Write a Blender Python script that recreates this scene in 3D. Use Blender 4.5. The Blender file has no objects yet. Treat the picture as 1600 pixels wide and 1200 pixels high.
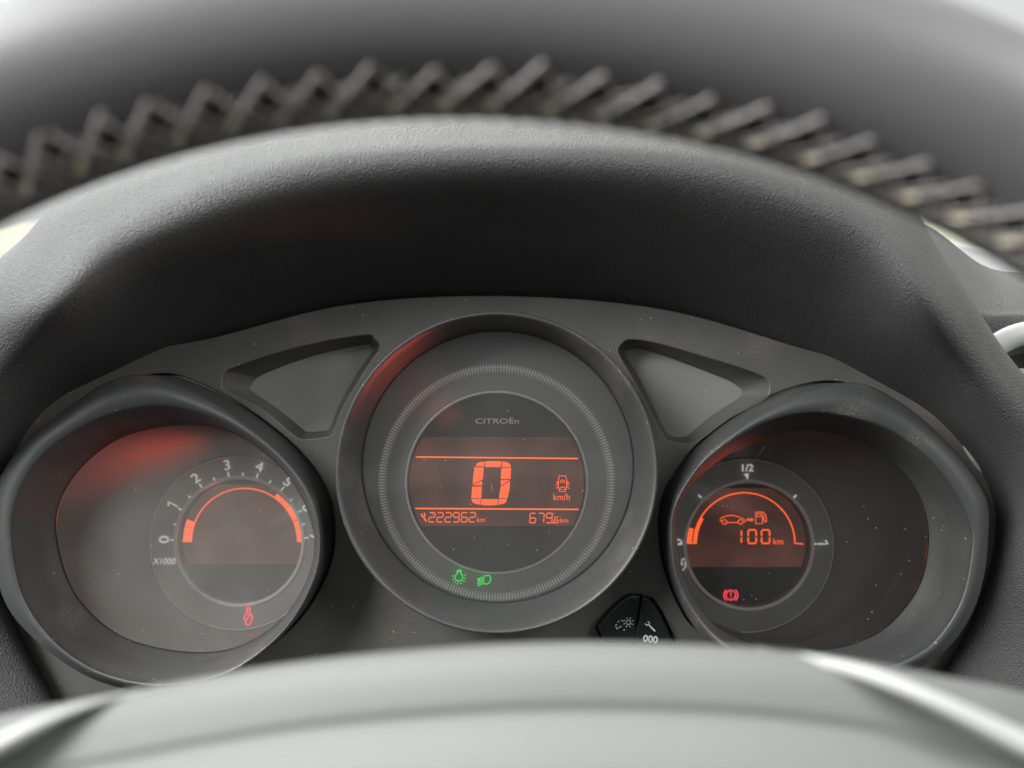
import bpy, bmesh, math, random
import numpy as np
from mathutils import Vector
random.seed(4)
R = math.radians
scene = bpy.context.scene

# ------------------------------------------------------------------ camera
CAM_D = 0.372                 # metres from the lens to the instrument panel
FPX = 1256.0                  # focal length in photo pixels (1600 wide)
cam_d = bpy.data.cameras.new('camera')
cam = bpy.data.objects.new('camera', cam_d)
scene.collection.objects.link(cam)
cam.location = (0, -CAM_D, 0)
cam.rotation_euler = (R(90), 0, 0)
cam_d.sensor_width = 36
cam_d.lens = 36 * FPX / 1600
cam_d.clip_start = 0.01
cam_d.clip_end = 500
cam_d.dof.use_dof = True
cam_d.dof.focus_distance = 0.366
cam_d.dof.aperture_fstop = 7.0
scene.camera = cam

# ------------------------------------------------------------------ world + lamps
world = bpy.data.worlds.new('World'); scene.world = world; world.use_nodes = True
nt = world.node_tree
bg = nt.nodes['Background']
tc = nt.nodes.new('ShaderNodeTexCoord'); sp = nt.nodes.new('ShaderNodeSeparateXYZ')
rp = nt.nodes.new('ShaderNodeValToRGB')
nt.links.new(tc.outputs['Generated'], sp.inputs[0])
mr = nt.nodes.new('ShaderNodeMapRange'); mr.inputs[1].default_value = -0.3; mr.inputs[2].default_value = 0.3
nt.links.new(sp.outputs['Z'], mr.inputs[0]); nt.links.new(mr.outputs[0], rp.inputs[0])
rp.color_ramp.elements[0].position = 0.5; rp.color_ramp.elements[0].color = (0.05, 0.05, 0.05, 1)
rp.color_ramp.elements[1].position = 0.85; rp.color_ramp.elements[1].color = (0.90, 0.94, 0.92, 1)
nt.links.new(rp.outputs[0], bg.inputs[0]); bg.inputs[1].default_value = 0.65

def lamp(name, loc, target, sx, sy, power, color):
    l = bpy.data.lights.new(name, 'AREA'); l.shape = 'RECTANGLE'; l.size = sx; l.size_y = sy
    l.energy = power; l.color = color
    o = bpy.data.objects.new(name, l); scene.collection.objects.link(o); o.location = loc
    o.rotation_euler = (Vector(target) - Vector(loc)).to_track_quat('-Z', 'Y').to_euler()
    return o
lamp('windscreen_light', (-0.55, 0.20, 0.80), (-0.02, -0.12, 0), 1.1, 0.6, 15, (0.97, 1.0, 0.99))
lamp('left_window_light', (-0.85, -0.55, 0.50), (0, 0, -0.02), 0.8, 0.4, 27, (0.98, 1.0, 0.98))
lamp('right_window_light', (1.0, -0.60, 0.55), (0, 0, -0.02), 0.8, 0.4, 11, (1.0, 1.0, 0.97))
lamp('daylight_outside', (0, 2.6, 4.5), (0, 4.5, 0), 5, 3, 420, (1.0, 0.99, 0.95))

scene.render.engine = 'CYCLES'
scene.cycles.use_denoising = True
scene.cycles.max_bounces = 8
scene.cycles.transparent_max_bounces = 12
scene.cycles.sample_clamp_indirect = 4
scene.view_settings.view_transform = 'Standard'
scene.view_settings.look = 'None'
scene.view_settings.exposure = 0.3
scene.view_settings.gamma = 1.0

# ------------------------------------------------------------------ helpers
def W(u, v, d):
    """photo pixel + depth in metres -> point in the cabin"""
    return Vector(((u - 800) * d / FPX, d - CAM_D, (600 - v) * d / FPX))
WL = {}
def place(o, parent, c):
    WL[o.name] = Vector(c)
    if parent is not None:
        o.parent = parent; o.location = Vector(c) - WL[parent.name]
    else:
        o.location = c
def link_mesh(name, me, mat, parent, smooth=True):
    """mesh with cabin coordinates -> object with its origin at its own centre"""
    n = len(me.vertices)
    a = np.empty(n * 3, np.float32); me.vertices.foreach_get('co', a); a = a.reshape(-1, 3)
    c = (a.max(0) + a.min(0)) / 2
    me.vertices.foreach_set('co', (a - c).ravel())
    if smooth: me.polygons.foreach_set('use_smooth', [True] * len(me.polygons))
    me.materials.clear(); me.materials.append(mat); me.update()
    o = bpy.data.objects.new(name, me); scene.collection.objects.link(o)
    place(o, parent, c)
    return o
def mk(name, verts, faces, mat, parent, smooth=True):
    me = bpy.data.meshes.new(name); me.from_pydata([tuple(v) for v in verts], [], faces)
    bm = bmesh.new(); bm.from_mesh(me); bmesh.ops.recalc_face_normals(bm, faces=bm.faces); bm.to_mesh(me); bm.free()
    return link_mesh(name, me, mat, parent, smooth)
def root(name, label, cat, loc):
    o = bpy.data.objects.new(name, None); scene.collection.objects.link(o)
    o.empty_display_size = 0.02
    o['label'] = label; o['category'] = cat; place(o, None, loc); return o
def cr(p, n, closed=False):
    """Catmull-Rom through points p -> n samples"""
    p = np.array(p, float); m = len(p)
    if closed: q = np.vstack([p[-1], p, p[0], p[1]]); segs = m
    else: q = np.vstack([2 * p[0] - p[1], p, 2 * p[-1] - p[-2]]); segs = m - 1
    out = []
    for k in range(n):
        s = k * segs / (n if closed else n - 1); i = min(int(s), segs - 1); t = s - i
        a, b, c, d = q[i], q[i + 1], q[i + 2], q[i + 3]
        out.append(0.5 * (2 * b + (c - a) * t + (2 * a - 5 * b + 4 * c - d) * t * t + (3 * b - a - 3 * c + d) * t ** 3))
    return np.array(out)
def polar_loop(pts, c, n):
    """outline (star-shaped about c) resampled at n even angles"""
    p = cr(pts, 400, True) - np.array(c)
    a = np.arctan2(p[:, 1], p[:, 0]); r = np.hypot(p[:, 0], p[:, 1]); o = np.argsort(a); a = a[o]; r = r[o]
    A = np.linspace(-math.pi, math.pi, n, endpoint=False)
    rr = np.interp(A, np.concatenate([a - 2 * math.pi, a, a + 2 * math.pi]), np.tile(r, 3))
    return np.stack([c[0] + rr * np.cos(A), c[1] + rr * np.sin(A)], 1)
def circ(c, r, n=128):
    A = np.linspace(-math.pi, math.pi, n, endpoint=False)
    return np.stack([c[0] + r * np.cos(A), c[1] + r * np.sin(A)], 1)
def loft(name, loops, mat, parent, closed=True, sub=1, cap=False):
    """loops: list of lists of cabin points"""
    L = np.array(loops)
    if sub > 1:
        L = cr(L.reshape(len(L), -1), (len(L) - 1) * sub + 1).reshape(-1, L.shape[1], 3)
    m, n = L.shape[:2]; f = []
    for i in range(m - 1):
        for j in range(n if closed else n - 1):
            k = (j + 1) % n
            f.append((i * n + j, i * n + k, (i + 1) * n + k, (i + 1) * n + j))
    if cap: f.append(tuple(range((m - 1) * n, m * n)))
    return mk(name, L.reshape(-1, 3), f, mat, parent)
def pxloop(l, d): return [W(u, v, d) for u, v in l]
def shift(l, d0, d1):
    """a pixel outline at depth d0 carried straight back to depth d1"""
    return [(800 + (u - 800) * d0 / d1, 600 + (v - 600) * d0 / d1) for u, v in l]

def curve_mesh(cu):
    ob = bpy.data.objects.new('tmp', cu); scene.collection.objects.link(ob)
    me = bpy.data.meshes.new_from_object(ob)
    bpy.data.objects.remove(ob); return me
def flat_to_cabin(me, d):
    for v in me.vertices:
        x, y, z = v.co; v.co = (x, d - CAM_D - z, y)
def plate(name, outer, holes, d, thick, bev, mat, parent, res=2):
    """filled outline in pixels at depth d, with holes, thickness and a rounded edge"""
    cu = bpy.data.curves.new(name, 'CURVE'); cu.dimensions = '2D'; cu.fill_mode = 'BOTH'
    cu.extrude = thick / 2; cu.bevel_depth = bev; cu.bevel_resolution = res; cu.offset = -bev
    for l in [outer] + list(holes):
        s = cu.splines.new('POLY'); s.points.add(len(l) - 1); s.use_cyclic_u = True
        for p, (u, v) in zip(s.points, l):
            q = W(u, v, d); p.co = (q.x, q.z, 0, 1)
    me = curve_mesh(cu); flat_to_cabin(me, d + thick / 2 + bev)
    bm = bmesh.new(); bm.from_mesh(me); bmesh.ops.remove_doubles(bm, verts=bm.verts, dist=1e-6)
    bmesh.ops.recalc_face_normals(bm, faces=bm.faces); bm.to_mesh(me); bm.free()
    o = link_mesh(name, me, mat, parent, False)
    return o
def strokes(name, lines, w, d, mat, parent):
    """thin raised lines; every line is a list of pixels, w in pixels"""
    cu = bpy.data.curves.new(name, 'CURVE'); cu.dimensions = '3D'; cu.bevel_depth = w / 2 * d / FPX
    cu.bevel_resolution = 1; cu.use_fill_caps = True
    for l in lines:
        closed = len(l) > 2 and l[0] == l[-1]
        l = l[:-1] if closed else l
        s = cu.splines.new('POLY'); s.points.add(len(l) - 1); s.use_cyclic_u = closed
        for p, (u, v) in zip(s.points, l): q = W(u, v, d); p.co = (q.x, q.y, q.z, 1)
    return link_mesh(name, curve_mesh(cu), mat, parent)
def polys(name, ps, d, mat, parent, th=0.0003):
    """small raised flat pieces, each a list of pixels"""
    V = []; F = []
    for p in ps:
        b = len(V); n = len(p)
        V += [W(u, v, d) for u, v in p]
        V += [W(u, v, d) + Vector((0, th, 0)) for u, v in p]
        F.append(tuple(range(b, b + n)))
        F += [(b + i, b + n + i, b + n + (i + 1) % n, b + (i + 1) % n) for i in range(n)]
    return mk(name, V, F, mat, parent, False)
def text(name, body, u, v, h, d, mat, parent, rot=0, sx=1.0, bold=0.0, shear=0):
    """lettering h pixels high (capital height), centred on a pixel"""
    cu = bpy.data.curves.new(name, 'FONT'); cu.body = body; cu.align_x = 'CENTER'; cu.align_y = 'CENTER'
    cu.extrude = 0.01; cu.offset = bold; cu.shear = shear
    me = curve_mesh(cu); s = h / 0.55 * d / FPX
    c, sn = math.cos(rot), math.sin(rot); o = W(u, v, d)
    n = len(me.vertices)
    ys = [q.co.y for q in me.vertices]; my = (max(ys) + min(ys)) / 2
    for q in me.vertices:
        x, y = q.co.x * sx * s, (q.co.y - my) * s
        q.co = (o.x + x * c - y * sn, o.y - q.co.z * s, o.z + x * sn + y * c)
    return link_mesh(name, me, mat, parent, False)
SEG = {'0': 'abcdef', '1': 'bc', '2': 'abged', '3': 'abgcd', '4': 'fgbc', '5': 'afgcd', '6': 'afgedc', '7': 'abc', '8': 'abcdefg', '9': 'abcdfg'}
def digit(ch, u, v, w, h, lw, d, mat, parent, slant=0.0):
    g = 0.06
    P = lambda x, y: (u + x * w + slant * (0.5 - y) * h, v + y * h)
    S = {'a': [P(g, 0), P(1 - g, 0)], 'd': [P(g, 1), P(1 - g, 1)], 'g': [P(g, .5), P(1 - g, .5)],
         'f': [P(0, g), P(0, .5 - g)], 'b': [P(1, g), P(1, .5 - g)], 'e': [P(0, .5 + g), P(0, 1 - g)], 'c': [P(1, .5 + g), P(1, 1 - g)]}
    return strokes('digit', [S[k] for k in SEG[ch]], lw, d, mat, parent)
def arc(c, r, a0, a1, n=40):
    return [(c[0] + r * math.cos(R(a0 + (a1 - a0) * i / n)), c[1] - r * math.sin(R(a0 + (a1 - a0) * i / n))) for i in range(n + 1)]

# ------------------------------------------------------------------ materials
def mat(name, col, rough=0.5, metal=0.0, spec=0.5, grain=None, fine=None, dust=None, var=0.0, dirt=None):
    m = bpy.data.materials.new(name); m.use_nodes = True; t = m.node_tree; b = t.nodes['Principled BSDF']
    b.inputs['Base Color'].default_value = (*col, 1); b.inputs['Roughness'].default_value = rough
    b.inputs['Metallic'].default_value = metal; b.inputs['Specular IOR Level'].default_value = spec
    geo = t.nodes.new('ShaderNodeNewGeometry'); pos = geo.outputs['Position']
    def noise(scale, detail=3, rough=0.5):
        n = t.nodes.new('ShaderNodeTexNoise'); n.inputs['Scale'].default_value = scale; n.inputs['Detail'].default_value = detail
        n.inputs['Roughness'].default_value = rough; t.links.new(pos, n.inputs['Vector']); return n.outputs['Fac']
    def ramp(s, a, b_):
        r = t.nodes.new('ShaderNodeMapRange'); r.inputs[1].default_value = a; r.inputs[2].default_value = b_; t.links.new(s, r.inputs[0]); return r.outputs[0]
    def mixc(fac, a, col2):
        x = t.nodes.new('ShaderNodeMix'); x.data_type = 'RGBA'; t.links.new(fac, x.inputs[0])
        if isinstance(a, tuple): x.inputs[6].default_value = (*a, 1)
        else: t.links.new(a, x.inputs[6])
        x.inputs[7].default_value = (*col2, 1); return x.outputs[2]
    color = col
    if var: color = mixc(ramp(noise(35, 4), .35, .7), color, tuple(c * (1 + var) for c in col))
    if dirt:        # tan grime in patches
        mu = t.nodes.new('ShaderNodeMath'); mu.operation = 'MULTIPLY'
        t.links.new(ramp(noise(28, 3), .55, .72), mu.inputs[0]); t.links.new(ramp(noise(1500, 2), .45, .62), mu.inputs[1])
        m2 = t.nodes.new('ShaderNodeMath'); m2.operation = 'MULTIPLY'; t.links.new(mu.outputs[0], m2.inputs[0]); m2.inputs[1].default_value = dirt
        color = mixc(m2.outputs[0], color, (.30, .25, .18))
    if dust:        # single pale specks
        vo = t.nodes.new('ShaderNodeTexVoronoi'); vo.inputs['Scale'].default_value = dust; t.links.new(pos, vo.inputs['Vector'])
        se = t.nodes.new('ShaderNodeSeparateColor'); t.links.new(vo.outputs['Color'], se.inputs[0])
        m1 = t.nodes.new('ShaderNodeMath'); m1.operation = 'LESS_THAN'; m1.inputs[1].default_value = 0.14; t.links.new(vo.outputs['Distance'], m1.inputs[0])
        m2 = t.nodes.new('ShaderNodeMath'); m2.operation = 'GREATER_THAN'; m2.inputs[1].default_value = 0.95; t.links.new(se.outputs[0], m2.inputs[0])
        m3 = t.nodes.new('ShaderNodeMath'); m3.operation = 'MULTIPLY'; t.links.new(m1.outputs[0], m3.inputs[0]); t.links.new(m2.outputs[0], m3.inputs[1])
        color = mixc(m3.outputs[0], color, (.45, .42, .36))
    if not isinstance(color, tuple): t.links.new(color, b.inputs['Base Color'])
    if grain or fine:
        bp = t.nodes.new('ShaderNodeBump')
        if grain:
            vo = t.nodes.new('ShaderNodeTexVoronoi'); vo.inputs['Scale'].default_value = grain
            ns = t.nodes.new('ShaderNodeTexNoise'); ns.inputs['Scale'].default_value = grain * .5; t.links.new(pos, ns.inputs['Vector'])
            ad = t.nodes.new('ShaderNodeVectorMath'); ad.operation = 'MULTIPLY_ADD'
            t.links.new(ns.outputs['Color'], ad.inputs[0]); ad.inputs[1].default_value = (.0012,) * 3; t.links.new(pos, ad.inputs[2])
            t.links.new(ad.outputs[0], vo.inputs['Vector']); t.links.new(vo.outputs['Distance'], bp.inputs['Height'])
            bp.inputs['Distance'].default_value = 0.00045; bp.inputs['Strength'].default_value = 0.9
        else:
            t.links.new(noise(fine, 2), bp.inputs['Height']); bp.inputs['Distance'].default_value = 0.0002; bp.inputs['Strength'].default_value = 0.6
        t.links.new(bp.outputs[0], b.inputs['Normal'])
    return m
def emit(name, col, s, base=(.02, .01, .01)):
    m = mat(name, base, 0.4); b = m.node_tree.nodes['Principled BSDF']
    b.inputs['Emission Color'].default_value = (*col, 1); b.inputs['Emission Strength'].default_value = s; return m
def uneven(m):
    """backlight that is not quite even"""
    t = m.node_tree; b = t.nodes['Principled BSDF']; g = t.nodes.new('ShaderNodeNewGeometry'); n = t.nodes.new('ShaderNodeTexNoise')
    n.inputs['Scale'].default_value = 45; t.links.new(g.outputs['Position'], n.inputs['Vector'])
    r = t.nodes.new('ShaderNodeMapRange'); r.inputs[1].default_value = .3; r.inputs[2].default_value = .7; r.inputs[3].default_value = .5; r.inputs[4].default_value = 1.4
    t.links.new(n.outputs[0], r.inputs[0]); t.links.new(r.outputs[0], b.inputs['Emission Strength']); return m
def glass(name, haze, rough=0.06):
    """clear plastic lens with a thin film of dust; strong haze paints in reflected sky"""
    m = bpy.data.materials.new(name); m.use_nodes = True; t = m.node_tree; t.nodes.remove(t.nodes['Principled BSDF'])
    out = t.nodes['Material Output']
    tr = t.nodes.new('ShaderNodeBsdfTransparent'); tr.inputs[0].default_value = (.94, .94, .95, 1)
    gl = t.nodes.new('ShaderNodeBsdfGlossy'); gl.inputs['Roughness'].default_value = rough
    fr = t.nodes.new('ShaderNodeFresnel'); fr.inputs[0].default_value = 1.45
    m1 = t.nodes.new('ShaderNodeMixShader'); t.links.new(fr.outputs[0], m1.inputs[0]); t.links.new(tr.outputs[0], m1.inputs[1]); t.links.new(gl.outputs[0], m1.inputs[2])
    df = t.nodes.new('ShaderNodeBsdfDiffuse'); df.inputs[0].default_value = (.62, .60, .56, 1)
    geo = t.nodes.new('ShaderNodeNewGeometry')
    ns = t.nodes.new('ShaderNodeTexNoise'); ns.inputs['Scale'].default_value = 40; ns.inputs['Detail'].default_value = 4; t.links.new(geo.outputs['Position'], ns.inputs['Vector'])
    a = t.nodes.new('ShaderNodeMapRange'); a.inputs[1].default_value = .3; a.inputs[2].default_value = .75; a.inputs[3].default_value = haze * .85; a.inputs[4].default_value = haze * 1.15
    t.links.new(ns.outputs[0], a.inputs[0])
    vo = t.nodes.new('ShaderNodeTexVoronoi'); vo.inputs['Scale'].default_value = 520; t.links.new(geo.outputs['Position'], vo.inputs['Vector'])
    se = t.nodes.new('ShaderNodeSeparateColor'); t.links.new(vo.outputs['Color'], se.inputs[0])
    l = t.nodes.new('ShaderNodeMath'); l.operation = 'LESS_THAN'; l.inputs[1].default_value = .15; t.links.new(vo.outputs['Distance'], l.inputs[0])
    g = t.nodes.new('ShaderNodeMath'); g.operation = 'GREATER_THAN'; g.inputs[1].default_value = .96; t.links.new(se.outputs[0], g.inputs[0])
    mu = t.nodes.new('ShaderNodeMath'); mu.operation = 'MULTIPLY'; t.links.new(l.outputs[0], mu.inputs[0]); t.links.new(g.outputs[0], mu.inputs[1])
    ma = t.nodes.new('ShaderNodeMath'); ma.operation = 'MULTIPLY_ADD'; t.links.new(mu.outputs[0], ma.inputs[0]); ma.inputs[1].default_value = .35; t.links.new(a.outputs[0], ma.inputs[2])
    m2 = t.nodes.new('ShaderNodeMixShader'); t.links.new(ma.outputs[0], m2.inputs[0]); t.links.new(m1.outputs[0], m2.inputs[1]); t.links.new(df.outputs[0], m2.inputs[2])
    t.links.new(m2.outputs[0], out.inputs[0]); return m

M_HOOD = mat('grained_soft_plastic', (.053, .052, .053), .62, grain=1500, var=.15)
M_PANEL = mat('matt_panel_plastic', (.088, .086, .084), .46, fine=2600, dust=420, var=.2, dirt=.5)
M_INSET = mat('inset_plastic', (.21, .205, .20), .5, fine=2600, dust=420, var=.1)
M_BEZEL = mat('satin_bezel_plastic', (.046, .047, .047), .40, fine=3500, dust=500, var=.1, dirt=.5)
M_CUP = mat('inner_cup_plastic', (.22, .22, .217), .45, dust=520)
M_DIAL = mat('dial_plastic', (.33, .332, .325), .4, dust=520)
M_SCREEN = mat('display_glass', (.022, .025, .026), .18, dust=520)
M_CHROME = mat('bright_trim', (.93, .91, .88), .3)
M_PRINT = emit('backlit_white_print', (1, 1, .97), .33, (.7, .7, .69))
M_LABEL = mat('white_print', (.8, .8, .79), .6)
M_DOTS = emit('brightened_grey_print', (1, .97, .92), .10, (.70, .68, .65))  # reflective print; emission added only to brighten the dots
M_LETTER = emit('dim_grey_print', (1, .97, .92), .10, (.45, .44, .42))  # faint emission added to lift the plain lettering
M_HAIR = mat('pale_fibre', (.30, .29, .27), .7)
M_BUTTON = mat('black_button_plastic', (.018, .019, .02), .3)
M_BLACK = mat('black_void', (.008, .008, .008), .9)
M_ORANGE = emit('orange_segments', (1.0, .12, .026), 1.0)
M_LINE = emit('orange_line', (1.0, .16, .022), 1.0)
M_LCD = emit('display_backlight', (.050, .014, .010), 1.0, (.02, .015, .015))
uneven(M_LCD)
M_GREEN = emit('green_lamp', (.01, .75, .08), 1.0)
M_RED = emit('red_lamp', (1.0, .05, .09), 1.0)
M_LENS = glass('dusty_lens', .075)
M_LENS_CLEAN = glass('clean_lens', .03)
M_LENS_HAZY = glass('hazy_lens', .16)  # extra diffuse haze stands in for bright sky reflected in this lens
M_LEATHER = mat('grey_leather', (.14, .133, .14), .48, fine=900)
M_CORE = mat('dark_rim_foam', (.055, .052, .055), .6)
M_THREAD = mat('waxed_thread', (.32, .30, .285), .5)
M_LOOP = mat('pale_thread', (.68, .58, .46), .5)
M_HUB = mat('pale_grey_plastic', (.112, .116, .110), .6, fine=1800)
M_SILVER = mat('silver_paint', (.34, .35, .34), .5, metal=.0)
M_GRASS = mat('dry_grass', (.46, .47, .38), .9, var=.7)
M_WHITE = mat('white_paint', (.85, .86, .86), .35)

# ------------------------------------------------------------------ outside, seen past the hood
def bank():
    V = []; F = []; nx, ny = 60, 14
    for i in range(nx):
        for j in range(ny):
            x = -5 + 10 * i / (nx - 1); s = j / (ny - 1)
            V.append((x + random.uniform(-.05, .05), 3.2 + 2.2 * s + random.uniform(-.05, .05), -1.0 + 2.15 * s + random.uniform(-.06, .06)))
    for i in range(nx - 1):
        for j in range(ny - 1):
            a = i * ny + j; F.append((a, a + ny, a + ny + 1, a + 1))
    o = mk('grass_bank', V, F, M_GRASS, None); o['kind'] = 'structure'; o['label'] = 'sunlit dry grass bank glimpsed outside beyond the hood'
bank()
pan = plate('white_panel', [(1440, 1250), (1440, 372), (1475, 373), (1540, 384), (1700, 402), (2100, 420), (2100, 1250)], [], 1.8, .05, .01, M_WHITE, None)
pan['label'] = 'white painted panel standing outside, glimpsed above the silver air vent'; pan['category'] = 'panel'

# ------------------------------------------------------------------ dashboard
dash = root('dashboard', 'dark grained dashboard with arched hood over the instruments', 'dashboard', (0, 0.06, -0.16))
COL = [  # R0 inner edge      R1            R2            R3 crest      R4 outline     depth set
    ((120, 1150), (104, 1158), (10, 1180), (-90, 1190), (-220, 1200), 1),
    ((20, 960), (6, 966), (-70, 970), (-150, 960), (-280, 950), 1),
    ((-6, 830), (-45, 815), (-95, 790), (-170, 760), (-290, 720), .8),
    ((62, 664), (32, 632), (0, 590), (-60, 535), (-100, 500), .4),
    ((190, 592), (150, 530), (108, 485), (62, 446), (36, 372), .15),
    ((330, 543), (285, 450), (222, 388), (170, 335), (128, 292), 0),
    ((540, 488), (518, 395), (480, 295), (442, 236), (418, 200), 0),
    ((780, 474), (780, 372), (780, 268), (780, 212), (780, 172), 0),
    ((1030, 494), (1054, 398), (1092, 290), (1114, 230), (1124, 196), 0),
    ((1230, 556), (1274, 460), (1326, 372), (1356, 314), (1376, 282), 0),
    ((1345, 600), (1395, 545), (1432, 490), (1462, 445), (1476, 410), .2),
    ((1470, 674), (1498, 640), (1522, 605), (1548, 566), (1566, 548), .5),
    ((1546, 800), (1578, 775), (1606, 745), (1645, 710), (1680, 690), .8),
    ((1520, 960), (1536, 962), (1625, 955), (1710, 940), (1800, 930), 1),
    ((1430, 1110), (1450, 1118), (1590, 1140), (1720, 1140), (1820, 1140), 1),
]
DA = (.384, .336, .299, .302, .326); DB = (.376, .3615, .349, .340, .352)
BULGE = (0, .002, .009, .011, .004)      # the two shoulders of the hood
rows = []
for r in range(5):
    uv = cr([(*c[r], DA[r] * (1 - c[5]) + DB[r] * c[5] - (BULGE[r] if k in (4, 10) else 0)) for k, c in enumerate(COL)], 160)
    rows.append([W(*q) for q in uv])
rows.append([p + Vector((0, .05, -.002)) for p in rows[4]])
rows.append([p + Vector((0, .14, -.02)) for p in rows[4]])
loft('hood', [[tuple(p) for p in r] for r in rows], M_HOOD, dash, closed=False, sub=9)
# the dashboard top running on to the right of the hood
wing = []
for d, pts in ((.43, [(1380, 335), (1450, 352), (1535, 414), (1600, 426), (1700, 430), (1800, 432)]),
               (.41, [(1390, 380), (1455, 385), (1540, 432), (1600, 440), (1700, 445), (1800, 450)]),
               (.385, [(1400, 430), (1460, 450), (1540, 480), (1600, 482), (1700, 485), (1800, 490)]),
               (.38, [(1400, 520), (1470, 520), (1540, 520), (1600, 518), (1700, 520), (1800, 530)]),
               (.40, [(1420, 680), (1480, 680), (1560, 690), (1640, 690), (1720, 690), (1820, 700)])):
    wing.append([tuple(W(u, v, d)) for u, v in cr(pts, 40)])
loft('top_pad', wing, M_HOOD, dash, closed=False, sub=6)
def torus(name, c, rad, tube, mat_, parent, n=72, k=10, squash=1.0):
    V = []; F = []
    for i in range(n):
        a = 2 * math.pi * i / n
        for j in range(k):
            b = 2 * math.pi * j / k
            V.append((c.x + (rad + tube * math.cos(b)) * math.cos(a), c.y + tube * squash * math.sin(b), c.z + (rad + tube * math.cos(b)) * math.sin(a)))
    for i in range(n):
        for j in range(k):
            F.append((i * k + j, ((i + 1) % n) * k + j, ((i + 1) % n) * k + (j + 1) % k, i * k + (j + 1) % k))
    return mk(name, V, F, mat_, parent)
vc = W(1625, 640, .374)
vent = torus('air_vent', vc, .0360, .0056, M_SILVER, dash, squash=.8)
vent['label'] = 'round air vent with silver surround'
loft('vent_cup', [[(vc.x + r * math.cos(a), vc.y + y, vc.z + r * math.sin(a)) for a in np.linspace(0, 2 * math.pi, 48, endpoint=False)]
     for r, y in ((.033, .000), (.028, .006), (.022, .018))], M_INSET, vent, cap=True)
for k in range(-2, 3):
    z = vc.z + k * .009; hw = math.sqrt(max(.027 ** 2 - (k * .009) ** 2, 1e-6))
    bx = [(vc.x + sx * hw, vc.y + y, z + dz) for sx in (-1, 1) for y, dz in ((.004, .0012), (.004, -.0012), (.014, -.003), (.014, -.0006))]
    mk('slat', bx, [(0, 1, 2, 3), (4, 7, 6, 5), (0, 4, 5, 1), (1, 5, 6, 2), (2, 6, 7, 3), (3, 7, 4, 0)], M_SILVER, vent, False)

# ------------------------------------------------------------------ instrument cluster
clu = root('instrument_cluster', 'car instrument cluster with three round gauges and orange displays', 'instrument cluster', (0, 0.01, -0.14))
D0 = .372
TAC_OUT = [(-12, 835), (-6, 760), (40, 690), (90, 650), (150, 606), (185, 591), (214, 586), (250, 590), (315, 618), (382, 659), (450, 717), (490, 776),
           (503, 839), (493, 906), (450, 983), (382, 1044), (315, 1071), (250, 1080), (190, 1074), (130, 1052), (67, 1008), (18, 956), (-4, 900)]
TAC_LIP = [(20, 840), (28, 780), (60, 722), (110, 680), (170, 650), (240, 636), (300, 643), (364, 668), (430, 715), (475, 775), (497, 840), (487, 907), (444, 980),
           (375, 1036), (310, 1060), (250, 1066), (190, 1058), (130, 1034), (75, 988), (36, 925)]
TAC_GLASS = [(88, 832), (100, 770), (140, 718), (200, 680), (285, 664), (350, 672), (414, 708), (464, 764), (491, 840), (480, 905), (436, 972), (360, 1014), (270, 1016), (180, 988), (115, 922)]
FUE_OUT = [(1046, 828), (1053, 786), (1068, 756), (1100, 712), (1140, 676), (1188, 644), (1244, 616), (1292, 602), (1328, 598), (1362, 604), (1412, 632), (1460, 672),
           (1500, 716), (1526, 752), (1543, 790), (1542, 850), (1536, 900), (1520, 952), (1492, 998), (1452, 1034), (1390, 1062), (1320, 1074), (1240, 1068), (1170, 1042), (1104, 1002), (1076, 960), (1060, 920), (1050, 880)]
FUE_LIP = [(1051, 828), (1059, 786), (1092, 733), (1140, 694), (1200, 660), (1268, 646), (1340, 656), (1400, 680), (1452, 720), (1492, 772), (1514, 820), (1516, 860), (1500, 936), (1462, 996),
           (1420, 1026), (1360, 1048), (1300, 1056), (1230, 1048), (1165, 1022), (1110, 984), (1062, 910)]
FUE_GLASS = [(1057, 832), (1067, 780), (1102, 738), (1160, 696), (1210, 678), (1264, 671), (1340, 688), (1400, 728), (1436, 776), (1450, 836), (1438, 908), (1400, 964), (1356, 996), (1290, 1014), (1200, 1010), (1122, 980), (1074, 915)]
INS_L = ([(572, 524), (584, 530), (592, 542), (580, 562), (562, 590), (535, 635), (522, 667), (515, 680), (482, 685), (462, 681), (412, 640), (355, 610), (347, 599), (352, 582), (365, 575), (425, 554), (500, 535)],
         [(570, 539), (578, 541), (582, 547), (572, 562), (555, 587), (530, 632), (518, 662), (510, 671), (482, 674), (470, 667), (437, 640), (397, 612), (393, 604), (400, 594), (410, 587), (445, 572), (500, 554)])
INS_R = ([(987, 531), (974, 536), (968, 552), (992, 594), (1016, 638), (1037, 680), (1053, 690), (1082, 692), (1097, 683), (1139, 652), (1189, 625), (1201, 612), (1200, 596), (1189, 587), (1150, 573), (1071, 549), (1019, 535)],
         [(990, 545), (980, 548), (977, 553), (998, 589), (1021, 636), (1040, 673), (1053, 682), (1069, 682), (1082, 673), (1111, 649), (1152, 622), (1158, 615), (1156, 608), (1139, 596), (1120, 588), (1060, 565), (1013, 549)])
CTR = (776, 739)                      # speedometer bezel, at depth .345
ctr_at = lambda d: (800 + (CTR[0] - 800) * .345 / d, 600 + (CTR[1] - 600) * .345 / d)
def grow(l, c, k): return [(c[0] + (u - c[0]) * k, c[1] + (v - c[1]) * k) for u, v in l]
NT = 160
tac_out = polar_loop(TAC_OUT, (260, 840), NT); fue_out = polar_loop(FUE_OUT, (1290, 840), NT)
tac_hole = grow(shift(tac_out, .350, D0), (284, 826), 1.012); fue_hole = grow(shift(fue_out, .350, D0), (1262, 826), 1.012)
ctr_hole = circ(ctr_at(D0), 239, 128)
inl = [tuple(p) for p in cr(INS_L[0], 110, True)]; inr = [tuple(p) for p in cr(INS_R[0], 110, True)]
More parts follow.
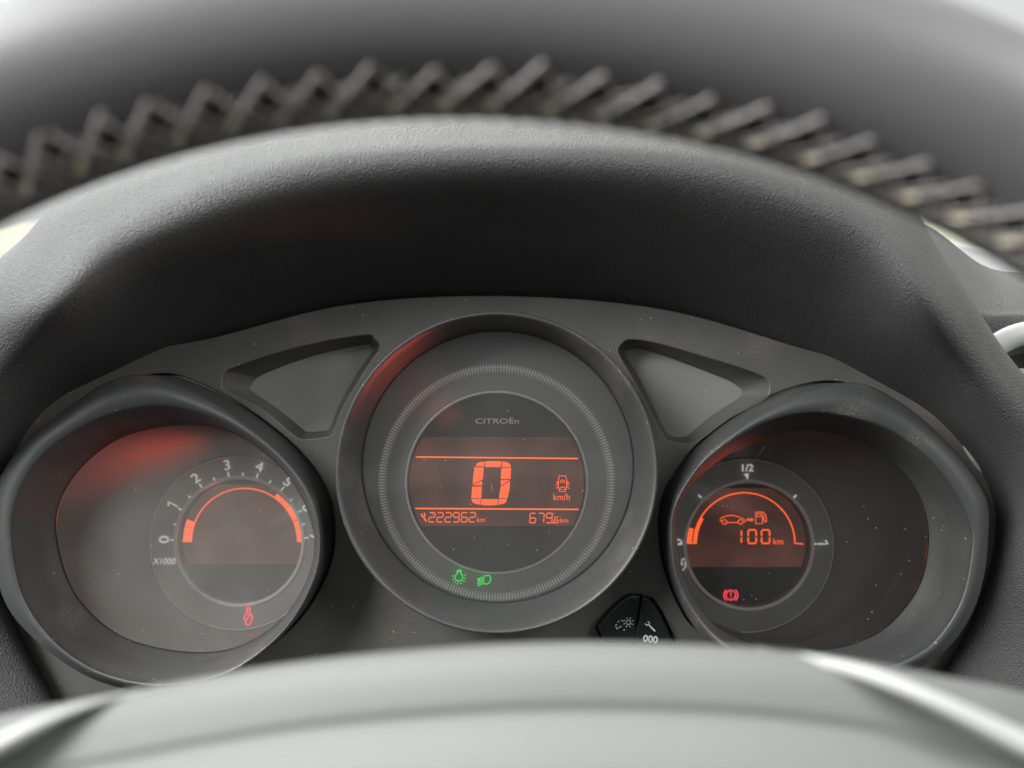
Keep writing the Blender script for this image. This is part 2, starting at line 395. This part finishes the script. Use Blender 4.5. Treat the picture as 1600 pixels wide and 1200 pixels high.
outer = [tuple(p) for p in cr([(-60, 1150), (-90, 900), (-70, 740), (30, 630), (180, 558), (330, 528), (540, 476), (780, 462), (1030, 482), (1240, 540), (1380, 585), (1500, 670), (1575, 790), (1560, 960), (1480, 1150)], 140)]
BUT_L = [(934, 980), (940, 970), (957, 951), (972, 938), (984, 931), (994, 931), (1001, 934), (996, 966), (989, 1004), (950, 1001), (942, 996)]
BUT_R = [(1004, 935), (1018, 939), (1032, 959), (1045, 986), (1051, 1002), (1049, 1007), (1020, 1007), (992, 1004), (999, 966)]
BUT_ALL = [(931, 980), (938, 968), (956, 948), (972, 934), (985, 928), (1000, 929), (1020, 935), (1035, 957), (1048, 985), (1055, 1003), (1052, 1011), (988, 1009), (947, 1006), (937, 995)]
face = plate('face_panel', outer, [tac_hole, fue_hole, ctr_hole, inl, inr, BUT_ALL], D0, .0012, .0007, M_PANEL, clu)
plate('backing', [(-120, 1200), (-120, 500), (1700, 500), (1700, 1200)], [], .455, .001, 0, M_BLACK, clu)
for tr in (INS_L, INS_R):
    a = [tuple(p) for p in cr(tr[0], 110, True)]; b = [tuple(p) for p in cr(tr[1], 110, True)]
    d1 = .3855
    o_ = loft('recess_wall', [pxloop(a, D0 + .0003), pxloop(a, D0 + .0012), pxloop(b, d1)], M_PANEL, clu)
    plate('inset_plate', [tuple(q) for q in grow(b, np.mean(b, 0), 1.02)], [], d1 - .0006, .001, .0001, M_INSET, clu)

# ---- speedometer
A = np.linspace(-math.pi, math.pi, 160, endpoint=False)
cc = W(*CTR, .345)
def ring(r, d): return [(cc.x + r * math.cos(a), d - CAM_D, cc.z + r * math.sin(a)) for a in A]
speedo = loft('speedometer', [ring(.0690, .400), ring(.0694, .356), ring(.0697, .349), ring(.0694, .3462), ring(.0686, .3450), ring(.0674, .3460), ring(.0660, .3500), ring(.0646, .3580), ring(.0634, .3670), ring(.0625, .3735)], M_BEZEL, clu, sub=3)
speedo['label'] = 'large central speedometer in a deep round bezel'
DC = (776, 754)
def disc(name, c, r, d, m, parent, n=96, th=.0006):
    return polys(name, [[tuple(p) for p in circ(c, r, n)]], d, m, parent, th)
disc('dial_plate', ctr_at(.3745), 216, .3745, M_DIAL, speedo)
disc('display_screen', DC, 140, .3735, M_SCREEN, speedo)
pos = W(*DC, .3735)
torus('trim_ring', pos, 141.5 * .3735 / FPX, .0006, M_CHROME, speedo, n=128)
def dots():
    ps = []
    for i in range(250):
        a = 2 * math.pi * i / 250
        for r, w in ((173.5, 1.0), (177, 1.5), (180.5, 1.7), (183.5, 1.2)):
            c = (DC[0] + r * math.cos(a), DC[1] + r * math.sin(a)); h = w * .72
            ux, uy = math.cos(a) * h, math.sin(a) * h
            ps.append([(c[0] + ux - uy, c[1] + uy + ux), (c[0] - ux - uy, c[1] - uy + ux), (c[0] - ux + uy, c[1] - uy - ux), (c[0] + ux + uy, c[1] + uy - ux)])
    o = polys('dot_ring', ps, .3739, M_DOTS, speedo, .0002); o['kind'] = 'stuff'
dots()
# lit display strip: a chord band of the round screen
def band(c, r, v0, v1, n=20):
    L = []; Rr = []
    for i in range(n + 1):
        v = v0 + (v1 - v0) * i / n; h = math.sqrt(max(r * r - (v - c[1]) ** 2, 1)); L.append((c[0] - h, v)); Rr.append((c[0] + h, v))
    return L + Rr[::-1]
polys('lit_display', [band(DC, 136, 683, 822)], .3730, M_LCD, speedo, .0003)
ds = .3724
text('lettering', 'CITROËn', 777, 657, 6.2, ds, M_LETTER, speedo, sx=1.55, bold=.005)
strokes('divider_line', [[(650, 714), (903, 716.5)]], 2.4, ds, M_LINE, speedo)
strokes('divider_line', [[(649, 794.5), (904, 796)]], 2.4, ds, M_LINE, speedo)
Z = lambda x, y: (620 + x / 5, 640 + y / 5)
segs = [[(690, 405), (750, 402), (815, 405), (812, 449), (690, 449)], [(615, 443), (625, 420), (650, 410), (684, 406), (682, 444)], [(822, 406), (860, 410), (885, 425), (892, 448), (820, 448)],
        [(608, 452), (680, 452), (672, 545), (592, 583), (598, 510)], [(818, 455), (893, 455), (889, 543), (812, 543)], [(592, 590), (665, 556), (668, 593)], [(812, 552), (884, 552), (812, 592)],
        [(588, 602), (664, 602), (660, 692), (582, 692)], [(812, 600), (885, 560), (880, 630), (864, 692), (797, 692)], [(582, 698), (657, 698), (653, 744), (610, 735), (588, 720)],
        [(662, 700), (792, 700), (787, 745), (720, 750), (658, 745)], [(798, 698), (862, 698), (852, 725), (835, 736), (793, 744)]]
for s in segs: polys('digit_segment', [[Z(*q) for q in s]], ds, M_ORANGE, speedo)
car = [[Z(1268, 518), Z(1320, 518), Z(1328, 560), Z(1326, 600), Z(1318, 640), Z(1272, 640), Z(1262, 600), Z(1262, 560), Z(1268, 518)], [Z(1276, 570), Z(1284, 552), Z(1306, 552), Z(1314, 570), Z(1276, 570)],
       [Z(1272, 625), Z(1280, 606), Z(1310, 606), Z(1318, 625), Z(1272, 625)], [Z(1262, 575), Z(1244, 590)], [Z(1328, 575), Z(1348, 590)], [Z(1262, 600), Z(1244, 618)], [Z(1328, 600), Z(1348, 618)], [Z(1262, 560), Z(1246, 572)], [Z(1328, 560), Z(1346, 572)]]
strokes('door_open_symbol', car, 1.5, ds, M_ORANGE, speedo)
text('unit_lettering', 'km/h', 877.5, 776.5, 8.2, ds, M_ORANGE, speedo, sx=.9)
for i, c in enumerate('222962'): digit(c, 670.5 + i * 12.6, 801, 9.0, 14.6, 1.9, ds, M_ORANGE, speedo, .08)
strokes('wrench_symbol', [[(666, 815), (662, 808)], [(662, 808), (659, 806), (658.5, 802.5)], [(662, 808), (664, 805), (662.5, 801.5)]], 2.4, ds, M_ORANGE, speedo)
text('unit_lettering', 'km', 751.5, 812, 6.2, ds, M_ORANGE, speedo)
for i, c in enumerate('679'): digit(c, 828 + i * 12.8, 802, 9.0, 14.8, 1.9, ds, M_ORANGE, speedo, .06)
polys('decimal_point', [[(863.2, 815.5), (865.4, 815.5), (865.4, 818), (863.2, 818)]], ds, M_ORANGE, speedo)
digit('6', 866.5, 808, 6.0, 9, 1.7, ds, M_ORANGE, speedo, .04)
text('unit_lettering', 'km', 881.5, 813, 6.2, ds, M_ORANGE, speedo)
# two green tell-tales below the display
c = (717, 902)
side = [arc(c, 6, 115, 425, 16), [(714.5, 896), (714.5, 891), (720.5, 890.5), (720.5, 896)], [(715, 893.5), (720, 893)]]
for a in (-160, -130, -100, -70, -40, -10, 20, 170): side.append([(c[0] + 8.5 * math.cos(R(a)), c[1] - 8.5 * math.sin(R(a))), (c[0] + 11 * math.cos(R(a)), c[1] - 11 * math.sin(R(a)))])
o = strokes('side_light_symbol', side, 1.5, .3722, M_GREEN, speedo); o['label'] = 'green side light tell-tale'
hl = [[(757, 900), (764, 899), (767, 903), (766, 909), (761, 913), (756, 912), (755, 906), (757, 900)]] + [[(754, 902 + k * 3.3), (746, 905.5 + k * 3.3)] for k in range(4)]
o = strokes('headlight_symbol', hl, 1.5, .3722, M_GREEN, speedo); o['label'] = 'green dipped headlight tell-tale'
disc('lens', ctr_at(.3712), 211.5, .3705, M_LENS, speedo, th=.0004)

strokes('hair', [[(767, 754), (769, 762), (770, 768)]], .7, .3702, M_HAIR, speedo)
# ---- side pods
def pod(name, label, out, lip, gl, c, dial_c, lens):
    o_ = polar_loop(out, c, NT); l_ = polar_loop(lip, c, NT); g_ = polar_loop(gl, c, NT)
    mid = lambda a, b, k: [(p[0] * (1 - k) + q[0] * k, p[1] * (1 - k) + q[1] * k) for p, q in zip(a, b)]
    L = [pxloop(shift(o_, .350, .42), .42), pxloop(shift(o_, .350, .362), .362), pxloop(o_, .350), pxloop(mid(o_, l_, .12), .3472), pxloop(mid(o_, l_, .5), .3450), pxloop(mid(o_, l_, .88), .3455),
         pxloop(l_, .3475), pxloop(mid(l_, g_, .3), .3555), pxloop(mid(l_, g_, .65), .3660), pxloop(mid(l_, g_, 1.0), .3745)]
    p = loft(name, L, M_BEZEL, clu, sub=3); p['label'] = label
    dd = .438
    ring_ = circ(dial_c, 137, NT); 
    B = [pxloop(g_, .3742), pxloop(mid(g_, ring_, .25), .398), pxloop(mid(g_, ring_, .6), .424), pxloop(mid(g_, ring_, 1.0), .4385)]
    loft('inner_cup', B, M_CUP, p, sub=5)
    lo = grow(g_, np.mean(g_, 0), .999)
    polys('lens', [[tuple(q) for q in lo]], .3735, lens, p, .0004)
    return p
def gauge_ring(p, c, cd, rd):
    """number ring plate, bright trim and recessed display"""
    d = .4375
    plate('number_ring', [tuple(q) for q in circ(c, 135, 128)], [[tuple(q) for q in circ(cd, rd, 128)]], d, .0012, .0004, M_DIAL, p)
    torus('trim_ring', W(*cd, d - .0003), rd * d / FPX, .0011, M_CHROME, p, n=128)
    loft('recess_wall', [pxloop(circ(cd, rd - .5), d), pxloop([(800 + (u - 800) * d / (d + .006) , 600 + (v - 600) * d / (d + .006)) for u, v in circ(cd, rd - 2)], d + .006)], M_CUP, p)
    torus('outer_trim', W(*c, d - .0002), 135 * d / FPX, .00032, M_CHROME, p, n=128, k=6)
    q = (800 + (cd[0] - 800) * d / (d + .0055), 600 + (cd[1] - 600) * d / (d + .0055))
    disc('display_screen', q, rd, d + .0055, M_SCREEN, p)
    return d + .0050, q
tach = pod('tachometer', 'rev counter in the teardrop pod, numbered zero to seven', TAC_OUT, TAC_LIP, TAC_GLASS, (275, 840), (369, 849), M_LENS_HAZY)
ds, q = gauge_ring(tach, (369, 849), (374, 846), 100)
polys('lit_display', [band(q, 94, 757, 881)], ds - .0001, M_LCD, tach, .0003); ds -= .0008
ac = (382, 846)
strokes('scale_arc', [arc(ac, 83, 180, 0, 60) + [(472, 846)]], 2.2, ds, M_ORANGE, tach)
def sector(c, r0, r1, a0, a1, n=8): return arc(c, r1, a0, a1, n) + arc(c, r0, a1, a0, n)
for k in range(3): polys('bar_segment', [sector(ac, 84.5, 96, 180 - k * 7.2, 180 - k * 7.2 - 6.6, 3)], ds, M_ORANGE, tach)
strokes('scale_foot', [[(285, 846), (299, 846)]], 2, ds, M_ORANGE, tach)
polys('red_zone', [sector(ac, 82, 90, 56, 23), sector(ac, 82, 90, 22, 0)], ds - .0003, M_ORANGE, tach)
pr = .4366
TA = [180, 152.5, 125.5, 99.5, 74.5, 50, 25.5, 2]          # scale angles as read off the ring
for a, ch in zip(TA, '01234567'):
    if ch == '1': continue
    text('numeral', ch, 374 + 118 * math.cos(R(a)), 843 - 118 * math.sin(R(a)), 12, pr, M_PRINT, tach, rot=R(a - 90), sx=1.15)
def one(c, a, h, w, parent):
    up = Vector((math.cos(R(a)), -math.sin(R(a)))); rt = Vector((-up.y, up.x)); c = Vector(c)
    P = lambda x, y: tuple(c + rt * x * h + up * y * h)
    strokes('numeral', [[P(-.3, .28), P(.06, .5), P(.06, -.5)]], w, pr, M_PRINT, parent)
one((374 + 118 * math.cos(R(152.5)), 843 - 118 * math.sin(R(152.5))), 152.5, 16, 2.2, tach)
for i in range(15):
    a = TA[i // 2] if i % 2 == 0 else (TA[i // 2] + TA[i // 2 + 1]) / 2
    r1 = 108 if i % 2 == 0 else 105.5
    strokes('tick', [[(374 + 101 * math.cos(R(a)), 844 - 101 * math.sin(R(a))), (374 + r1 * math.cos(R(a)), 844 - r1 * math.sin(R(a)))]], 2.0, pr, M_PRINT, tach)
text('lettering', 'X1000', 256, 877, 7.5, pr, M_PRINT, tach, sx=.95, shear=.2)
sb = arc((388, 953), 3.0, 0, 360, 12)
o = strokes('seat_belt_symbol', [sb[:-1] + [sb[0]], [(384, 959), (392, 959), (394.5, 966), (392.5, 970), (391, 976), (385, 976), (383.5, 970), (381.5, 966), (384, 959)], [(391, 960), (384, 970)], [(383, 944.5), (392, 944)]], 1.9, pr - .0002, M_RED, tach)
o['label'] = 'red seat belt tell-tale'

fuel = pod('fuel_gauge', 'fuel gauge in the teardrop pod beside the two push buttons', FUE_OUT, FUE_LIP, FUE_GLASS, (1270, 840), (1167, 853), M_LENS_CLEAN)
ds, q = gauge_ring(fuel, (1167, 853), (1170, 852), 100)
polys('lit_display', [band(q, 94, 763, 886)], ds - .0001, M_LCD, fuel, .0003); ds -= .0008
ac = (1163, 849)
strokes('scale_arc', [arc(ac, 79, 180, 0, 60) + [(1255, 850)]], 2.2, ds, M_ORANGE, fuel)
polys('bar_segment', [sector(ac, 82, 90, 180, 164, 4)], ds, M_ORANGE, fuel)
polys('reserve_zone', [sector(ac, 74, 78.5, 180, 149, 6)], ds - .0003, M_ORANGE, fuel)
strokes('scale_foot', [[(1074, 849), (1088, 849)]], 1.8, ds, M_ORANGE, fuel)
X = lambda x, y: (1040 + x / 4, 700 + y / 4)
strokes('car_symbol', [[X(352, 462), X(340, 452), X(352, 435), X(385, 424), X(420, 420), X(460, 432), X(492, 446), X(498, 460), X(486, 464)], [X(386, 466), X(450, 466)], arc(X(368, 462), 3.6, 0, 360, 14)[:-1] + [arc(X(368, 462), 3.6, 0, 360, 14)[0]], arc(X(468, 462), 3.6, 0, 360, 14)[:-1] + [arc(X(468, 462), 3.6, 0, 360, 14)[0]]], 1.5, ds, M_ORANGE, fuel)
polys('arrow_symbol', [[X(508, 441), X(517, 441), X(517, 456), X(508, 456)], [X(520, 441), X(529, 441), X(529, 456), X(520, 456)], [X(534, 436), X(552, 448), X(534, 461)]], ds, M_ORANGE, fuel)
strokes('pump_symbol', [[X(563, 473), X(563, 400), X(605, 400), X(605, 473), X(563, 473)], [X(572, 410), X(596, 410), X(596, 428), X(572, 428), X(572, 410)], [X(607, 402), X(624, 415), X(632, 455), X(624, 464), X(614, 455), X(612, 425)]], 1.5, ds, M_ORANGE, fuel)
digit('1', 1146.5, 828, 12.0, 21, 2.6, ds, M_ORANGE, fuel); digit('0', 1169, 828, 12.5, 21, 2.6, ds, M_ORANGE, fuel); digit('0', 1190, 828, 12.5, 21, 2.6, ds, M_ORANGE, fuel)
text('unit_lettering', 'km', 1216, 846, 7.5, ds, M_ORANGE, fuel)
br = (1142, 930)
o = strokes('brake_symbol', [arc(br, 7.5, 0, 360, 20)[:-1] + [arc(br, 7.5, 0, 360, 20)[0]], arc(br, 10.8, 130, 230, 10), arc(br, 10.8, 50, -50, 10), [(1142, 925), (1142, 931)], [(1142, 933.5), (1142, 934.8)]], 1.9, ds + .0002, M_RED, fuel)
o['label'] = 'red brake tell-tale'
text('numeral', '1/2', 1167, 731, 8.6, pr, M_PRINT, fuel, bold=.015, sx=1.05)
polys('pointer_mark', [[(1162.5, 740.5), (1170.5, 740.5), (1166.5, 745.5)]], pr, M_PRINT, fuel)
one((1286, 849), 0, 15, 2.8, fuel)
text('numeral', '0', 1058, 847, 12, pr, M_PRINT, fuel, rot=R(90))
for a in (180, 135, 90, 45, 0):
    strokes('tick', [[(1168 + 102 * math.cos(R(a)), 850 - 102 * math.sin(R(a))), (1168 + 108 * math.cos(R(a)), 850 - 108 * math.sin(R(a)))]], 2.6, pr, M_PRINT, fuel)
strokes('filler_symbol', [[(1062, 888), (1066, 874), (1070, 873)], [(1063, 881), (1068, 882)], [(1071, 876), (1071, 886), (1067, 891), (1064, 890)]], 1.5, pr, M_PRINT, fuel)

strokes('hair', [[(1195, 698), (1189, 705), (1181, 717)]], .7, .3733, M_HAIR, fuel)
# ---- added red lamps, standing in for a red reflection in each gauge
def glow(name, p, target, size, power, sprd):
    l = lamp(name, p, target, size, size, power, (1.0, .13, .09)); l.data.spread = R(sprd)
    return l
glow('tachometer_red_fill', W(335, 800, .424), W(235, 716, .406), .024, .0065, 80)
glow('fuel_gauge_red_fill', W(1185, 790, .405), W(1125, 735, .397), .02, .0010, 80)
glow('speedometer_red_fill', W(720, 670, .3640), W(590, 560, .3600), .010, .0042, 85)

# ---- push buttons
def button(poly, lab):
    b = plate('push_button', [tuple(p) for p in cr(poly, 66, True)], [], .3675, .006, .0011, M_BUTTON, clu, 3)
    b['label'] = lab; return b
b1 = button(BUT_L, 'black push button with white dimmer symbol'); b2 = button(BUT_R, 'black push button with white wrench and three zeros')
K = lambda x, y: (920 + x / 10.67, 920 + y / 10.67); kd = .3673
dim = [[K(470, 590), K(445, 610), K(465, 670), K(545, 622)], arc(K(660, 560), 3.4, 0, 360, 12)[:-1] + [arc(K(660, 560), 3.4, 0, 360, 12)[0]]]
for a in range(20, 380, 45): dim.append([(K(660, 560)[0] + 5.2 * math.cos(R(a)), K(660, 560)[1] - 5.2 * math.sin(R(a))), (K(660, 560)[0] + 8.2 * math.cos(R(a)), K(660, 560)[1] - 8.2 * math.sin(R(a)))])
dim += [[K(480, 560), K(510, 530)], [K(540, 520), K(575, 545)], [K(575, 685), K(605, 685)]]
strokes('dimmer_symbol', dim, 1.3, kd, M_LABEL, b1)
strokes('wrench_symbol', [[K(1010, 610), K(1105, 705)]], 2.6, kd, M_LABEL, b2)
strokes('wrench_jaw', [[K(980, 545), K(1008, 560), K(1010, 590), K(985, 608), K(955, 600), K(938, 578)]], 2.0, kd, M_LABEL, b2)
text('lettering', '000', *K(1028, 838), 8.5, kd, M_LABEL, b2, rot=R(-7), bold=.02)

# ------------------------------------------------------------------ steering wheel
WD = .125
wc = W(720, 1918, WD); RT = .1875; RR = .0155
wheel = root('steering_wheel', 'blurred grey steering wheel with laced leather cover and silver spoke trim', 'steering wheel', wc)
def tp(th, ph, rr):
    """point on the rim: th round the wheel from the top, ph round the tube from its inner side to the driver's side"""
    q = RT - rr * math.cos(ph)
    return (wc.x + q * math.sin(th), wc.y - rr * math.sin(ph), wc.z + q * math.cos(th))
def tube_patch(name, p0, p1, rr, m, closed_tube=False, n=144, k=28):
    V = []; F = []
    for i in range(n):
        for j in range(k + 1):
            s = j / k; ph = p0 + (p1 - p0) * s
            e = 0 if closed_tube else .0009 * (max(0, 1 - min(s, 1 - s) * 14) ** 2)
            V.append(tp(2 * math.pi * i / n, ph, rr - e))
    for i in range(n):
        for j in range(k):
            a = i * (k + 1) + j; b = ((i + 1) % n) * (k + 1) + j; F.append((a, b, b + 1, a + 1))
    return mk(name, V, F, m, wheel)
rim = tube_patch('rim', 0, 2 * math.pi, RR - .0012, M_CORE, True)
V = None
cover = tube_patch('leather_cover', R(34), R(330), RR, M_LEATHER)
def thread(pts, rad, m=None, name='stitch'):
    cu = bpy.data.curves.new('stitch', 'CURVE'); cu.dimensions = '3D'; cu.bevel_depth = rad; cu.bevel_resolution = 1; cu.use_fill_caps = True
    s = cu.splines.new('POLY'); s.points.add(len(pts) - 1)
    for p, q in zip(s.points, pts): p.co = (*q, 1)
    return link_mesh(name, curve_mesh(cu), m or M_THREAD, cover)
pitch = .0455
for i in range(-25, 25):
    th = i * pitch + random.uniform(-.003, .003)
    e = random.uniform(40, 48); a = random.uniform(1.5, 1.65)
    path = lambda s, off=0., k=1.: tp(th + pitch * (off + a * s), R(6 + (e - 6) * k * s), RR + .0002 + .0008 * math.sin(math.pi * s))
    for off, w, k in ((0, random.uniform(.0004, .0005), 1.0), (.5, random.uniform(.0003, .0004), .8)):
        thread([path(s, off, k) for s in np.linspace(0, 1, 8)], w)
    for off, k in ((1.6, 1.0), (1.1, .8)):
        thread([tp(th + pitch * (off - 1.0 * s), R(6 + (e - 8) * k * s), RR - .0001 + .0008 * math.sin(math.pi * s)) for s in np.linspace(0, 1, 8)], random.uniform(.0003, .0004))
    m = random.uniform(.42, .5)      # the paler pulled loop in the middle of each stitch
    thread([path(m - .07), path(m), path(m + .07)], .00062, M_LOOP, 'stitch_loop')
# hub and spokes: one padded cover, its upper edge traced, running out to the rim
HUB = [  # (depth, offset below the upper edge, extra)
    (.175, 60), (.158, 12), (.150, 0), (.143, 8), (.137, 40), (.132, 88), (.131, 108), (.126, 135), (.118, 200), (.108, 330), (.104, 520)]
edge = cr([(-500, 1300), (-200, 1170), (0, 1118), (170, 1086), (400, 1044), (600, 1020), (850, 1004), (1100, 1008), (1300, 1026), (1500, 1062), (1600, 1082), (1800, 1140), (2200, 1300)], 90)
loft('airbag_cover', [[tuple(W(u, v + dv, d)) for u, v in edge] for d, dv in HUB], M_HUB, wheel, closed=False, sub=5)
def trim(pts):
    """silver strip; every point: upper pixel, lower pixel, depth"""
    L = []
    for k in range(5):
        s = k / 4
        L.append([tuple(W(u0 * (1 - s) + u1 * s, v0 * (1 - s) + v1 * s, d) + Vector((0, -.00010 * (v1 - v0) * math.sin(math.pi * s), 0))) for u0, v0, u1, v1, d in cr(pts, 30)])
    L.append([tuple(Vector(p) + Vector((0, .006, -.001))) for p in L[-1]])
    loft('spoke_trim', L, M_SILVER, wheel, closed=False, sub=2)
trim([(230, 1076, 229, 1079, .146), (120, 1100, 118, 1116, .1375), (0, 1145, 0, 1182, .130), (-150, 1215, -150, 1265, .127), (-350, 1330, -350, 1390, .124)])
trim([(1195, 1014, 1197, 1017, .149), (1330, 1036, 1324, 1056, .1395), (1450, 1076, 1440, 1104, .133), (1600, 1140, 1590, 1186, .130), (1800, 1230, 1790, 1290, .127), (2000, 1340, 1990, 1410, .124)])
# steering column behind the hub
loft('steering_column', [[(wc.x + r * math.cos(a), y, -.20 + r * math.sin(a)) for a in np.linspace(0, 2 * math.pi, 40, endpoint=False)]
     for r, y in ((.030, -.225), (.034, -.20), (.040, -.05), (.042, .03))], M_HOOD, wheel, sub=3, cap=True)
